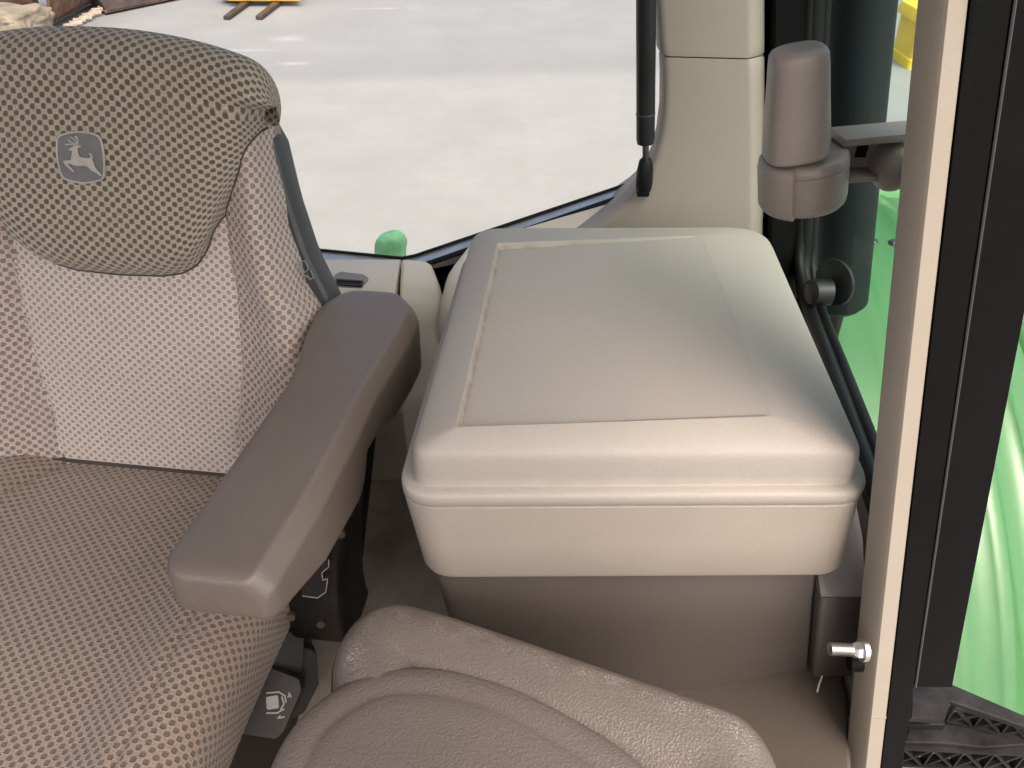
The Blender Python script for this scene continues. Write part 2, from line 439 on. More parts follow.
WT = [(-.06, .262), (.05, .270), (.15, .266), (.21, .250), (.27, .222), (.34, .205), (.44, .190), (.49, .178)]
CT = [(-.06, .125), (.05, .135), (.16, .148), (.24, .150), (.30, .145), (.49, .135)]
BT = [(-.06, .034), (.12, .036), (.24, .030), (.32, .022), (.40, .013), (.49, .008)]
def back_d(s, h):
    w, c, bb = sitp(h, WT), sitp(h, CT), sitp(h, BT)
    x = abs(s)
    lum = .010 * exp(-((h - .17) / .10) ** 2)
    if x <= c: d = lum * (1 - (x / c) ** 2) - .002
    else:
        e = (x - c) / (w - c)
        if e < .70: d = bb * sm(e / .70)
        else:
            q = min(1, (e - .70) / .30); d = bb - (bb + .055) * (1 - sqrt(max(0, 1 - q ** 2.4)))
    d -= .0045 * exp(-((x - c) / .003) ** 2)
    return d
rows = []
NC = 150
for i in range(91):
    h = -.06 + .53 * i / 90
    w = sitp(h, WT); r = []
    for j in range(NC + 1):
        e = -1 + 2 * j / NC
        e = math.copysign(1 - (1 - abs(e)) ** 1.35, e) if abs(e) > .0 else e
        s = e * w
        r.append(seatp(s, h, back_d(s, h)))
    rows.append(r)
bm = B()
def mfb(i, j):
    e = -1 + 2 * (j + .5) / NC; e = math.copysign(1 - (1 - abs(e)) ** 1.35, e)
    h = -.06 + .53 * (i + .5) / 90
    return 0 if abs(e) * sitp(h, WT) < sitp(h, CT) else 1
vs = gridmesh(bm, rows, uvrows=arc_uv(rows), matf=mfb)
rim = [vs[0][j] for j in range(NC + 1)] + [vs[i][NC] for i in range(1, 91)] + [vs[90][j] for j in range(NC - 1, -1, -1)] + [vs[i][0] for i in range(89, 0, -1)]
bk = [bm.verts.new(v.co - NN * .02) for v in rim]
for i in range(len(rim)):
    j = (i + 1) % len(rim); f = bm.faces.new((rim[i], bk[i], bk[j], rim[j])); f.material_index = 1
obj('backrest', bm, [M['cloth'], M['cloth_bol']], seat, sharp=70)

# head pad, its lower edge and sides follow the sewn seam; the top rolls over to the back
def hp_bottom(a):
    return itp(abs(a), [(0, .262), (.45, .264), (.65, .269), (.80, .280), (.92, .300), (1, .325)])
HSIDE = [(0, .128), (.12, .142), (.3, .156), (.5, .172), (.80, .188), (.90, .193), (1, .219)]
RT = .043; WE = .223
def hc(s_): return .505 - .036 * (abs(s_) / WE) ** 2.2
def rr_(s_):
    q = max(0, (abs(s_) - (WE - RT * 1.05)) / (RT * 1.05)); return RT * max(0.0, 1 - min(1, q) ** 3.2) ** .42
rows = []
NA = 120
DC = -.006
def ae(j):
    a = -1 + 2 * j / NA
    return math.copysign(1 - (1 - abs(a)) ** 1.3, a)
for i in range(61):
    b = i / 60; r = []
    for j in range(NA + 1):
        a = ae(j); W = itp(b, HSIDE); s = a * W
        hb = hp_bottom(a); h = hb + (hc(s if b > .9 else a * WE) - hb) * b
        flat = .040 - .004 * sm((b - .6) / .4)
        edge = (1 - abs(a) ** 12) * (1 - (1 - b) ** 16)
        low = back_d(s, h) + .0012
        d = low + (max(flat, low) - low) * edge
        k = sm((b - .72) / .28)
        d = d * (1 - k) + k * (DC + rr_(a * WE))
        r.append(seatp(s, h, d))
    rows.append(r)
for i in range(1, 37):
    th = radians(225) * i / 36; r = []
    for j in range(NA + 1):
        a = ae(j); s = a * WE
        s = a * (.221 + (WE - .229) * min(1, i / 4)); R = rr_(a * WE)
        r.append(seatp(s, hc(a * WE) + R * sin(th), DC + R * cos(th)))
    rows.append(r)
bm = B()
vs = gridmesh(bm, rows, uvrows=arc_uv(rows))
bm.normal_update()
bvh = BVHTree.FromBMesh(bm)
head = obj('headrest', bm, M['cloth_head'], seat, sharp=80)
# piping along the seam of the head pad
bm = B()
pth = []
for i in range(50, -1, -1): pth.append(rows[i][0] - NN * .001)
for j in range(1, NA): pth.append(rows[0][j])
for i in range(0, 51): pth.append(rows[i][NA] - NN * .001)
tube(bm, pth, .0016, 6)
obj('seam_or_shade', bm, M['stitch'], head)
# badge with a leaping deer
def onhead(px, py):
    d = ray(px, py).normalized(); hit = bvh.ray_cast(V((0, 0, 0)), d)
    return hit[0], hit[1]
def bmap(zx, zy, th):
    p, n = onhead(20 + zx / 7.68, 100 + zy / 7.68)
    return p + NN * (.0012 + th)
bm = B()
sh = resample([(*q, 0) for q in [(300, 285), (375, 255), (460, 245), (545, 255), (612, 280), (640, 350), (652, 430), (655, 520), (645, 600), (580, 625), (500, 635), (410, 622), (335, 590), (308, 510), (293, 430), (292, 355)]], 48)
plate(bm, [V((p[0], p[1])) for p in sh], bmap, .0004, 0)
shl = [V((p[0], p[1])) for p in sh]
ribbon(bm, shl + [shl[0]], 13, bmap, .0012, 1)
deer = [(382, 376), (400, 368), (425, 352), (447, 345), (478, 348), (480, 356), (456, 368), (456, 400), (470, 432), (500, 442), (545, 446), (556, 436), (541, 408), (548, 404), (566, 420), (574, 440), (566, 452), (578, 480), (588, 512), (610, 540), (640, 578), (634, 588), (600, 562), (556, 538), (530, 512), (500, 503), (450, 505), (412, 495), (392, 486), (378, 492), (405, 518), (430, 548), (418, 552), (396, 532), (362, 500), (344, 478), (348, 466), (372, 462), (402, 460), (408, 425), (412, 390), (398, 386)]
def dmap(x, y, th): return bmap(x, y, th)
# triangulated fill
vt = [bm.verts.new(bmap(x, y, .0016)) for x, y in deer]
f = bm.faces.new(vt); f.material_index = 1
bmesh.ops.triangulate(bm, faces=[f], ngon_method='EAR_CLIP')
for an in ([(447, 348), (454, 312), (432, 278)], [(448, 332), (428, 306), (402, 284)], [(440, 338), (408, 326), (380, 303)], [(432, 344), (398, 338), (362, 342)], [(454, 312), (448, 290), (446, 280)]):
    ribbon(bm, resample([(*q, 0) for q in an], 6, closed=False), 8, bmap, .0016, 1)
obj('badge', bm, [M['badge'], M['badgelight']], head, smooth=False, recalc=False)
# moulded shell behind the cloth
bm = B(); rings = []
for dd, ins in ((.0, .006), (-.004, .001), (-.02, -.002), (-.045, .0), (-.055, .012), (-.06, .05)):
    ring = []
    for k in range(31):
        h = .465 - .555 * k / 30; w = itp(h, [(-.09, .282), (.10, .284), (.17, .275), (.23, .257), (.29, .228), (.36, .207), (.43, .193), (.465, .172)]) - ins
        ring.append(seatp(w, h, dd - .045))
    for k in range(31):
        h = -.09 + .555 * k / 30; w = itp(h, [(-.09, .282), (.10, .284), (.17, .275), (.23, .257), (.29, .228), (.36, .207), (.43, .193), (.465, .172)]) - ins
        ring.append(seatp(-w, h, dd - .045))
    rings.append(ring)
loft(bm, rings)
shell = obj('backrest_shell', bm, M['darkplastic'], seat)
# faint moulded mark on the shell edge
bm = B()
def shellmap(px, py, th):
    return PL(px, py, seatp(.26, .23, -.055), (L_ * .65 + NN * .75).normalized()) + NN * (.004 + th)
for q in ([(299, 262), (304, 273)], [(301, 261), (306, 260), (310, 268), (306, 272), (301, 261)], [(308, 274), (312, 279)], [(304, 273), (309, 277)], [(312, 270), (315, 277), (310, 279)]):
    ribbon(bm, [V(p) for p in q], .9, shellmap, .0005)
obj('size_mark', bm, M['greyprint'], shell, smooth=False)

# cushion
def cushp(s, f, z): return V((P0.x, P0.y, 0)) + L_ * s + FW * f + V((0, 0, z))
rows = []
NU = 150
FR = .56
for i in range(101):
    f = -.05 + (FR + .05) * i / 100
    r = []
    wid = .254 - .006 * sm((.10 - f) / .12)
    if f > .40: wid = .254 * sqrt(max(.35, 1 - ((f - .40) / .24) ** 2))
    front = .0 if f < .46 else -.055 * ((f - .46) / .10) ** 2
    zc = -.752 + .020 * sm(f / .3) - .008 * sm((f - .28) / .2) + front
    for j in range(NU + 1):
        e = -1 + 2 * j / NU
        # profile: flat middle, raised bolster, rounded side
        x = abs(e)
        if x < .76:
            q = x / .76; s = q * (wid - .050); z = zc + .020 * sm((q - .55) / .40)
            cs = .122 + min(.066, max(0, .45 * f)); z -= .004 * sm((.035 - f) / .03)
            z -= .005 * exp(-((s - cs) / .004) ** 2)
        else:
            q = (x - .76) / .24; th = q * pi / 2 * 1.0
            if q < .6:
                th = q / .6 * pi / 2
                s = wid - .050 + .050 * sin(th); z = zc + .020 - .050 * (1 - cos(th))
            else:
                s = wid - .012 * ((q - .6) / .4) ** 2; z = zc + .020 - .050 - .085 * (q - .6) / .4
        r.append(cushp(math.copysign(s, e), f, z))
    rows.append(r)
bm = B(); vs = gridmesh(bm, rows, uvrows=arc_uv(rows))
bm.faces.new(vs[0][::-1]); bm.faces.new(vs[-1])
cush = obj('cushion', bm, M['cloth_seat'], seat, sharp=75)
bm = B()
tube(bm, [seatp(-.25 + .5 * k / 80, -.0125, back_d(-.25 + .5 * k / 80, -.0125) - .0005) for k in range(81)], .0032, 8)  # dark tube painting the shadow line where the backrest meets the cushion
obj('seam_or_shade', bm, M['stitch'], cush)
# pedestal and side plates under the cushion
bm = B()
def rect(s0, s1, f0, f1, z, r=.03): return [cushp(p.x, p.y, z) for p in rpoly([(s0, f0), (s1, f0), (s1, f1), (s0, f1)], r, 4)]
loft(bm, [rect(-.205, .205, .0, .46, -.845), rect(-.205, .205, .0, .46, -.90), rect(-.20, .20, .03, .44, -.95), rect(-.20, .20, .03, .44, -1.12)])
obj('pedestal', bm, M['black'], seat)
# armrest
AL = [(.405, -.297), (.43, -.302), (.50, -.287), (.571, -.273), (.64, -.259), (.681, -.252), (.71, -.2515), (.76, -.2535), (.80, -.252), (.84, -.246), (.885, -.225)]
AR = [(.405, -.204), (.44, -.196), (.50, -.181), (.60, -.162), (.68, -.149), (.724, -.138), (.78, -.125), (.83, -.117), (.86, -.118), (.885, -.13)]
AB = [(.405, -.577), (.44, -.589), (.50, -.610), (.595, -.622), (.612, -.612), (.63, -.585), (.66, -.590), (.724, -.612), (.82, -.618), (.885, -.61)]
rings = []
st = [.4051, .4056, .4066, .408, .410, .413, .417, .421, .430, .44] + [.45 + .01 * k for k in range(39)] + [.835, .845, .855, .863, .870, .876, .881, .885, .8875]
for y in st:
    l, r_, zb, zt = sitp(y, AL) if False else itp(y, AL), itp(y, AR), itp(y, AB), -.523
    e0 = max(0, min(1, (y - .405) / .016)); g0 = .014 * (1 - sqrt(max(0, 1 - (1 - e0) ** 2)))
    e1 = max(0, min(1, (.888 - y) / .075)); g1 = .060 * (1 - sqrt(max(0, 1 - (1 - e1) ** 2)))
    e2 = max(0, min(1, (.888 - y) / .03)); g2 = .03 * (1 - sqrt(max(0, 1 - (1 - e2) ** 2)))
    l += g0 * .8 + g1 * .75; r_ -= g0 * .8 + g1 * .9; zt -= g0 * .9 + g2; zb += g0 * .5 + g2 * .5
    w = r_ - l
    r1 = min(.013, w * .4); r2 = min(.021, w * .4)
    cf = min(.0145, w * .3)
    sec = rpoly([(l, zb), (r_ - .002, zb), (r_, zt - cf * 1.25), (r_ - cf, zt), (l + .003, zt)], [.010, .010, .010, .009, r1], 6)
    sk = itp(y, [(.405, -.13), (.5, -.14), (.7, -.13), (.885, -.12)])
    xc = (l + r_) / 2
    rings.append([V((p.x, y + sk * (p.x - xc) + .012 * (1 if y < .5 else 0) * 0, p.y)) for p in sec])
bm = B(); loft(bm, rings)
obj('armrest', bm, M['arm'], seat, sharp=60)
# arm support behind and beneath
bm = B()
bar(bm, (-.20, .80, -.60), (-.265, .78, -.95), .04, .06, .006)
obj('arm_support', bm, M['black'], seat)
# black adjuster housing with its latch plate
bm = B()
def hring(z, k, dx=0, dy=0): return [V((p.x + dx, p.y + dy, z)) for p in rpoly([(-.285, .585), (-.20, .575), (-.19, .665), (-.28, .675)], .02 * k, 5)]
loft(bm, [hring(-.665, 1, .012, .03), hring(-.70, 1, .006, .02), hring(-.76, 1), hring(-.82, 1, -.004, -.004), hring(-.862, 1, -.004, -.004), hring(-.870, .8, -.004, -.002)])
hous = obj('adjuster_housing', bm, M['black'], seat)
hpl = (PT(318, 585, .885), V((.12, -.97, .20)).normalized())
def hm(px, py, th): return PL(px, py, hpl[0], hpl[1]) + hpl[1] * th
bm = B()
plate(bm, [V(p) for p in ((304, 560), (329, 557), (329, 565), (321, 572), (323, 578), (328, 577), (327, 590), (319, 596), (302, 594))], hm, .003, 0)
ribbon(bm, [V(p) for p in ((329, 558), (329, 565), (322, 571), (323, 578), (328, 577), (326, 590), (318, 596), (303, 594))], .7, hm, .0036, 1)
ribbon(bm, [V(p) for p in ((306, 598), (306, 632))], 1.2, hm, .002, 2)
ribbon(bm, [V(p) for p in ((292, 592), (303, 564))], 1.1, hm, .003, 1)
obj('latch_plate', bm, [M['black'], M['steel'], M['rubber']], hous, smooth=False)
for q in ((291, 617), (321, 624), (341, 534)):
    bm = B(); c = hm(*q, -.004); tube(bm, [c, c + hpl[1] * .006], .005, 10); obj('bolt', bm, M['brass'], hous)
# taupe lever with a white seat pictogram
lpl = (PT(274, 700, .985), V((.10, -.62, .78)).normalized())
def lm(px, py, th): return PL(px, py, lpl[0], lpl[1]) + lpl[1] * th
def pill(bm, pts, r, th0, th1, mp, n=5):
    o = rpoly(pts, r, n); c = sum(o, V((0, 0))) / len(o)
    loft(bm, [[mp(p.x, p.y, th0) for p in o], [mp(p.x, p.y, th1 - .002) for p in o], [mp(*(c + (p - c) * .965), th1) for p in o]])
bm = B(); pill(bm, [(262, 664), (300, 678), (302, 690), (284, 732), (276, 740), (240, 735), (236, 720)], 8, -.03, .0, lm)
lev = obj('adjuster_lever', bm, M['levers'], seat)
bm = B()
plate(bm, rpoly([(266, 697), (278, 695), (279, 708), (267, 710)], 2, 3), lm, .0006)
for q in (((267, 693), (279, 692), (285, 696), (286, 702)), ((267, 713), (277, 713), (284, 709)), ((282, 697), (284, 704), (281, 709)), ((288, 697), (290, 694)), ((280, 716), (278, 718), (284, 717)), ((289, 693), (291, 697))):
    ribbon(bm, [V(p) for p in q], 1.5, lm, .0006)
obj('pictogram', bm, M['white'], lev, smooth=False)
bm = B()
spl = (PT(300, 655, 1.02), V((.35, -.75, .55)).normalized())
def sm_(px, py, th): return PL(px, py, spl[0], spl[1]) + spl[1] * th
pill(bm, [(296, 628), (304, 632), (304, 660), (296, 690), (262, 672), (272, 640)], 8, -.02, 0, sm_)
pill(bm, [(300, 650), (318, 656), (321, 690), (306, 720), (286, 730), (290, 690)], 8, -.045, -.02, sm_)
obj('side_cover', bm, M['levers'], seat)

# ------------------------------------------------------------------ passenger seat pad (folded)
pas = thing('passenger_seat', (0, .32, -1.12), 'folded taupe vinyl passenger seat with a round centre pad, in front of the storage box', 'seat')
ZP = -.635
opx = [(331, 700), (329, 668), (335, 640), (352, 616), (372, 602), (393, 597), (425, 603), (480, 620), (560, 647), (640, 674), (705, 696), (738, 707), (760, 724), (777, 750), (788, 780), (796, 830), (790, 900), (740, 960), (640, 985), (500, 985), (400, 940), (350, 840)]
O = resample([PZ(*p, ZP).to_2d().to_3d() for p in opx], 160); O = [p.to_2d() for p in O]
bm = B()
def insm(poly, d, it=8):
    q = inset(poly, d)
    for _ in range(it): q = [(q[i - 1] + q[i] * 2 + q[(i + 1) % len(q)]) / 4 for i in range(len(q))]
    return q
rings = [z3(inset(O, .012), -.80), z3(inset(O, .004), -.76), z3(O, -.69), z3(O, -.66), z3(insm(O, .0015, 2), -.648), z3(insm(O, .005, 4), -.638), z3(insm(O, .010, 6), -.631), z3(insm(O, .018, 10), -.6255), z3(insm(O, .029, 20), -.6222), z3(insm(O, .042, 40), -.6205), z3(insm(O, .055, 80), -.6225), z3(insm(O, .068, 150), -.6260), z3(insm(O, .080, 250), -.632)]
wl = bm.verts.layers.float.new('wear_glint')
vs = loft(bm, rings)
for ri, wv in ((6, .25), (7, 1.0), (8, .55), (9, .08)):  # pale ridge band: worn vinyl plus glints painted into the colour
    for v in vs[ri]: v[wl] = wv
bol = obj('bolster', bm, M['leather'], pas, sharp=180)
bm = B(); sp_ = z3(insm(O, .0004, 2), -.6535); tube(bm, sp_ + [sp_[0]], .0011, 6, cap=False); obj('seam_or_shade', bm, M['stitch'], bol)
# stitched seam on the far edge
ipx = [(262, 800), (268, 772), (282, 742), (303, 715), (332, 692), (365, 675), (400, 668), (455, 671), (520, 690), (580, 722), (622, 748), (652, 775), (672, 815), (670, 880), (630, 950), (520, 985), (400, 985), (300, 930), (268, 860)]
I = [p.to_2d() for p in resample([PZ(*p, -.632).to_2d().to_3d() for p in ipx], 160)]
cI = sum(I, V((0, 0))) / len(I)
bm = B()
def shr(k): return [cI + (p - cI) * k for p in I]
rings = [z3(inset(I, .008), -.70), z3(inset(I, .002), -.655), z3(I, -.640), z3(insm(I, .001, 2), -.632), z3(insm(I, .004, 3), -.6255), z3(insm(I, .009, 4), -.6215), z3(insm(I, .018, 6), -.6195), z3(insm(I, .028, 8), -.6190), z3(insm(I, .032, 8), -.6192), z3(insm(I, .0345, 8), -.6180), z3(insm(I, .039, 8), -.6165), z3(insm(I, .047, 8), -.6155)]
last = insm(I, .047, 8)
for k in (.85, .7, .5, .3, .1): rings.append(z3([cI + (p - cI) * k for p in last], -.6155 + .006 * (1 - k)))
loft(bm, rings)
obj('centre_pad', bm, M['leather'], pas, sharp=180)
bm = B()
box(bm, (.0, .30, -.97), (.30, .22, .32), bev=.02)
obj('hinge_base', bm, M['black'], pas)

# ------------------------------------------------------------------ storage box
sbx = thing('storage_box', (.125, .71, -.625), 'cream plastic storage box with a recessed lid, in the middle of the cab', 'storage box')
rimc = [(-.105, .478), (.324, .481), (.352, .945), (-.062, .945)]
rr = [.034, .034, .06, .06]
R0 = rpoly(rimc, rr, 10)
tubc = [(-.094, .485), (.338, .488), (.350, .93), (-.055, .93)]
T0 = rpoly(tubc, [.036, .036, .05, .05], 10)
def mix(a, b, k): return [p.lerp(q, k) for p, q in zip(a, b)]
Rin = inset(R0, .0012)
bm = B()
loft(bm, [z3(inset(T0, .010), -.628), z3(inset(T0, .003), -.6265), z3(T0, -.620), z3(mix(T0, Rin, .5), -.57), z3(mix(T0, Rin, .97), -.522), z3(Rin, -.5175), z3(inset(Rin, .0015), -.5162)])
obj('tub', bm, M['tub'], sbx, sharp=50)
pc = [(-.050, .514), (.236, .529), (.239, .880), (-.0185, .860)]
Pn = rpoly(pc, [.0045, .008, .010, .006], 10)
Bd = inset(R0, .0122)
rings = [z3(inset(R0, .006), -.5148), z3(inset(R0, .0012), -.5146), z3(inset(R0, .0002), -.5135), z3(R0, -.5040), z3(inset(R0, .0008), -.5018), z3(inset(R0, .0030), -.5003), z3(inset(R0, .0085), -.4996), z3(inset(R0, .0112), -.4995), z3(inset(R0, .0118), -.4988)]
for u, zf in ((.002, .20), (.006, .38), (.014, .52), (.028, .615), (.050, .680), (.080, .722), (.13, .757), (.22, .800), (.36, .850), (.55, .905), (.75, .953), (.90, .982), (.97, .995)):
    rings.append(z3(mix(Bd, Pn, u), -.4985 + .0485 * zf))
def dep(x): return .0088 * (1 - (x + .05) / .292) + .0001
def pin(k): return [V((p.x, p.y, -.450 - dep(p.x))) for p in inset(Pn, k)]
rings.append(z3(Pn, -.450))
rings.append([V((p.x, p.y, -.450 - dep(p.x) * .12)) for p in inset(Pn, .0008)])
rings.append([V((p.x, p.y, -.450 - dep(p.x) * .90)) for p in inset(Pn, .0028)])
rings.append(pin(.0034))
pc2 = [V(q) for q in pc]; cp = sum(pc2, V((0, 0))) / 4
for off in (.0050, .0075, .012):
    q4 = []
    for i in range(4):
        d0 = (pc2[i - 1] - pc2[i]).normalized(); d1 = (pc2[(i + 1) % 4] - pc2[i]).normalized()
        q4.append(pc2[i] + (d0 + d1) * off * 1.02)
    rings.append([V((p.x, p.y, -.450 - dep(p.x))) for p in rpoly(q4, [.003] * 4, 10)])
bm = B(); gl_ = bm.verts.layers.float.new('grime_shade'); vs = loft(bm, rings)
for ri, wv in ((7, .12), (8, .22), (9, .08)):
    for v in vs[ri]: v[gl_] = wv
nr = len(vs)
for ri, wv in ((nr - 4, .85), (nr - 5, .8), (nr - 6, .3), (nr - 3, .35)):  # recess step: brown dirt plus painted shade, strongest at the left
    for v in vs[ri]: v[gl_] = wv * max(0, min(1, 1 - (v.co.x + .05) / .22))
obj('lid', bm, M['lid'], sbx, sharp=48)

# taupe console that carries the box
con = thing('box_console', (.13, .70, -.90), 'taupe moulded console under the cream storage box', 'console')
bm = B()
cb = rpoly([(-.085, .503), (.3125, .506), (.352, .92), (-.04, .92)], [.02, .003, .02, .02], 6)
cb2 = rpoly([(-.055, .515), (.366, .518), (.40, .92), (-.01, .92)], [.02, .003, .02, .02], 6)
loft(bm, [z3(cb2, -.90), z3(mix(cb, cb2, .385), -.74), z3(cb, -.640), z3(inset(cb, .003), -.633), z3(inset(cb, .02), -.6295)])
obj('front_panel', bm, M['taupe'], con, sharp=45)
bm = B()
bk0 = rpoly([(.3155, .490), (.362, .493), (.395, .72), (.322, .72)], [.006, .003, .003, .003], 4)
bk1 = rpoly([(.351, .497), (.402, .500), (.430, .72), (.356, .72)], [.006, .003, .003, .003], 4)
loft(bm, [z3(bk1, -.822), z3(mix(bk0, bk1, .13), -.672), z3(inset(mix(bk0, bk1, .12), .002), -.668)])
obj('corner_block', bm, M['taupe'], con, sharp=45)
bm = B()
rings = []
for y, z, xa, xb in ((.4955, -.6675, .322, .368), (.500, -.664, .3215, .368), (.545, -.636, .321, .374), (.60, -.632, .322, .384), (.75, -.630, .335, .400)):
    rings.append([V((xa, y, z)), V((xb, y, z)), V((xb, y + .002, z - .010)), V((xa, y + .002, z - .010))])
loft(bm, rings)
obj('ledge', bm, M['greytaupe'], con, sharp=45)
bm = B()
tube(bm, [PT(822, 676, .86), PT(819, 684, .855), PT(817, 692, .85)], .0011, 6)
obj('cable_tie_end', bm, M['trim'], con)
bm = B()
plf = [PZ(742, 704, -.885), PZ(812, 672, -.885), PZ(870, 668, -.885), PZ(870, 800, -.885), PZ(700, 800, -.885)]
rings = []
for y, xr in ((.30, .327), (.396, .356), (.48, .381), (.55, .388), (.95, .402)):
    rings.append([V((x, y, z)) for x, z in ((-.04, -.885), (.235, -.884), (.325, -.840), (xr + .003, -.832), (xr + .008, -.836), (xr + .008, -.93), (-.04, -.93))])
loft(bm, rings)
tag(obj('side_platform', bm, M['floor']), 'brown raised platform beside the door post', 'platform', kind='structure')
bm = B()
box(bm, (-.50, 1.135, -.895), (1.76, .04, .45), bev=.004)
tag(obj('cab_rear_lining', bm, M['wall']), 'beige lining of the cab rear below the window', 'wall', kind='structure')
bm = B()
box(bm, (-.50, -.62, -.80), (1.70, .05, .68), bev=.01)  # unseen wall behind the eye, added to block low front light
box(bm, (-.55, -.50, -.55), (.70, .22, .40), bev=.05)
tag(obj('cab_front_blocker', bm, M['darkplastic']), 'unseen dark cab front lining added to block low light', 'wall', kind='structure')
bm = B()
box(bm, (-1.36, .27, -.85), (.05, 1.75, .60), bev=.01)  # unseen side wall and post, added to cut low light from the left
box(bm, (-1.36, .42, -.20), (.06, .09, 1.0), bev=.01)
tag(obj('cab_far_side_blocker', bm, M['wall']), 'unseen beige far side lining added to cut low light', 'wall', kind='structure')
bm = B()
sw = [V((.393, .468)), V((.409, .468)), V((.490, 1.15)), V((.474, 1.15))]
loft(bm, [z3(sw, -1.12), z3(sw, -.66)])
tag(obj('cab_side_lining', bm, M['wall'], smooth=False), 'beige lining of the cab side below the side window', 'wall', kind='structure')

# ------------------------------------------------------------------ rear sill with socket
sill = thing('rear_sill', (-.30, 1.06, -.68), 'beige moulded sill with a black socket behind the armrest', 'sill')
def prof_loft(bm, prof, xs):
    loft(bm, [[V((x, y, z)) for y, z in prof] for x in xs])
bm = B()
prof = [(1.112, -.68), (1.112, -.612), (1.105, -.608), (1.03, -.620), (1.012, -.628), (1.002, -.645), (.998, -.68), (1.02, -.86), (1.112, -.86)]
prof_loft(bm, prof, (-1.0, -.60, -.40, -.1815))
ledge = obj('ledge', bm, M['sill'], sill, sharp=40)
spl2 = (V((-.25, 1.06, -.6155)), V((0, -.155, .985)).normalized())
def so(px, py, th): return PL(px, py, spl2[0], spl2[1]) + spl2[1] * th
bm = B()
pill(bm, [(333, 276), (341, 272), (364, 275), (370, 279), (362, 289), (335, 287)], 4, -.004, .0016, so)
sock = obj('socket_surround', bm, M['greytaupe'], sill)
bm = B()
plate(bm, rpoly([(337, 280), (364, 282), (362, 288), (335, 286)], 1, 3), so, .0030, 0)
ribbon(bm, [V(p) for p in ((338, 281), (363, 283), (361, 287), (336, 285.5), (338, 281))], .8, so, .0038, 1)
obj('socket', bm, [M['rubber'], M['darksteel']], sock, smooth=False)
# second moulding, sweeping down beside the box
bm = B()
rings = []
for k in range(13):
    u = k / 12
    a = PT(391 + 10 * u * 0, 292, 1.22) ; 
    y = 1.108 - .19 * u
    zt = itp(u, [(0, -.609), (.25, -.618), (.5, -.640), (.75, -.69), (1, -.76)])
    x0 = -.180 + .01 * u; x1 = itp(u, [(0, -.130), (.4, -.105), (1, -.080)])
    rings.append([V((p.x, y, p.y)) for p in rpoly([(x0, -.90), (x1, -.90), (x1, zt - .006), (x0, zt)], [.001, .001, .012, .008], 4)])
loft(bm, rings); obj('sweep', bm, M['sill'], sill, sharp=50)
bm = B()
rings = []
for k in range(13):
    u = k / 12
    y = 1.108 - .17 * u
    zt = itp(u, [(0, -.580), (.4, -.600), (.65, -.635), (.85, -.70), (1, -.78)])
    xl = itp(u, [(0, -.070), (.3, -.098), (.6, -.112), (1, -.120)])
    rings.append([V((p.x, y, p.y)) for p in rpoly([(xl, -.90), (.35, -.90), (.35, zt + .02), (xl, zt)], [.001, .001, .01, .014], 4)])
loft(bm, rings); obj('fender_cover', bm, M['sill'], sill, sharp=50)
bm = B()
loft(bm, [[V((-.135, y, z)), V((-.075, y, z2)), V((-.075, y, -.9)), V((-.135, y, -.9))] for y, z, z2 in ((1.120, -.618, -.600), (1.112, -.630, -.615))])
obj('gap_liner', bm, M['rubber'], sill, smooth=False)
# shelf between rear window and box
bm = B()
sA = [PY(488, 236, 1.108), PY(560, 214, 1.108), PY(625, 195, 1.108), PY(680, 185, 1.108)]
rings = []
for p in sA:
    rings.append([V((p.x, 1.110, -.70)), V((p.x, 1.110, p.z - .006)), V((p.x, 1.100, p.z - .004)), V((p.x, 1.055, p.z - .034)), V((p.x, .985, p.z - .11)), V((p.x, .985, -.70))])
loft(bm, rings); obj('shelf', bm, M['sill'], sill, sharp=60)

# ------------------------------------------------------------------ rear window
rw = thing('rear_window', (-.2, 1.14, -.62), 'rear cab window with a grey metal frame, looking onto the concrete yard', 'window')
def pf(px, py, y=1.125): p = PY(px, py, y); return p
lo = [pf(*q, 1.112) for q in ((-60, 222), (285, 257), (402, 270), (425, 264), (640, 190), (664, 181))]
mi_ = [pf(*q, 1.141) for q in ((-60, 213), (285, 249.5), (402, 261.5), (417, 258.5), (638.5, 183), (664, 174))]
hi = [pf(*q, 1.150) for q in ((-60, 211), (285, 247), (402, 258.5), (415, 256), (638, 181), (664, 172))]
bm = B()
rings = []
for a, m_, b in zip(lo, mi_, hi):
    rings.append([a, m_, b, V((b.x, 1.1535, b.z - .015)), V((a.x, 1.1535, a.z - .03)), V((a.x, a.y, a.z - .03))])
loft(bm, rings); obj('frame', bm, M['frame'], rw, sharp=20)
bm = B()
tube(bm, [V((a.x, 1.109, a.z + .0005)) for a in lo], .0045, 8)
tube(bm, [V((b.x, 1.149, b.z + .001)) for b in hi], .0030, 8)
obj('seal', bm, M['rubber'], rw)
bm = B()
tl, tr_ = V((-1.3, 0, .28)), V((.30, 0, .28))
ring = [hi[0], *hi[1:], tr_, tl]
loft(bm, [[V((p.x, 1.154, p.z)) for p in ring], [V((p.x, 1.159, p.z)) for p in ring]])
obj('pane', bm, M['glass'], rw, smooth=False)

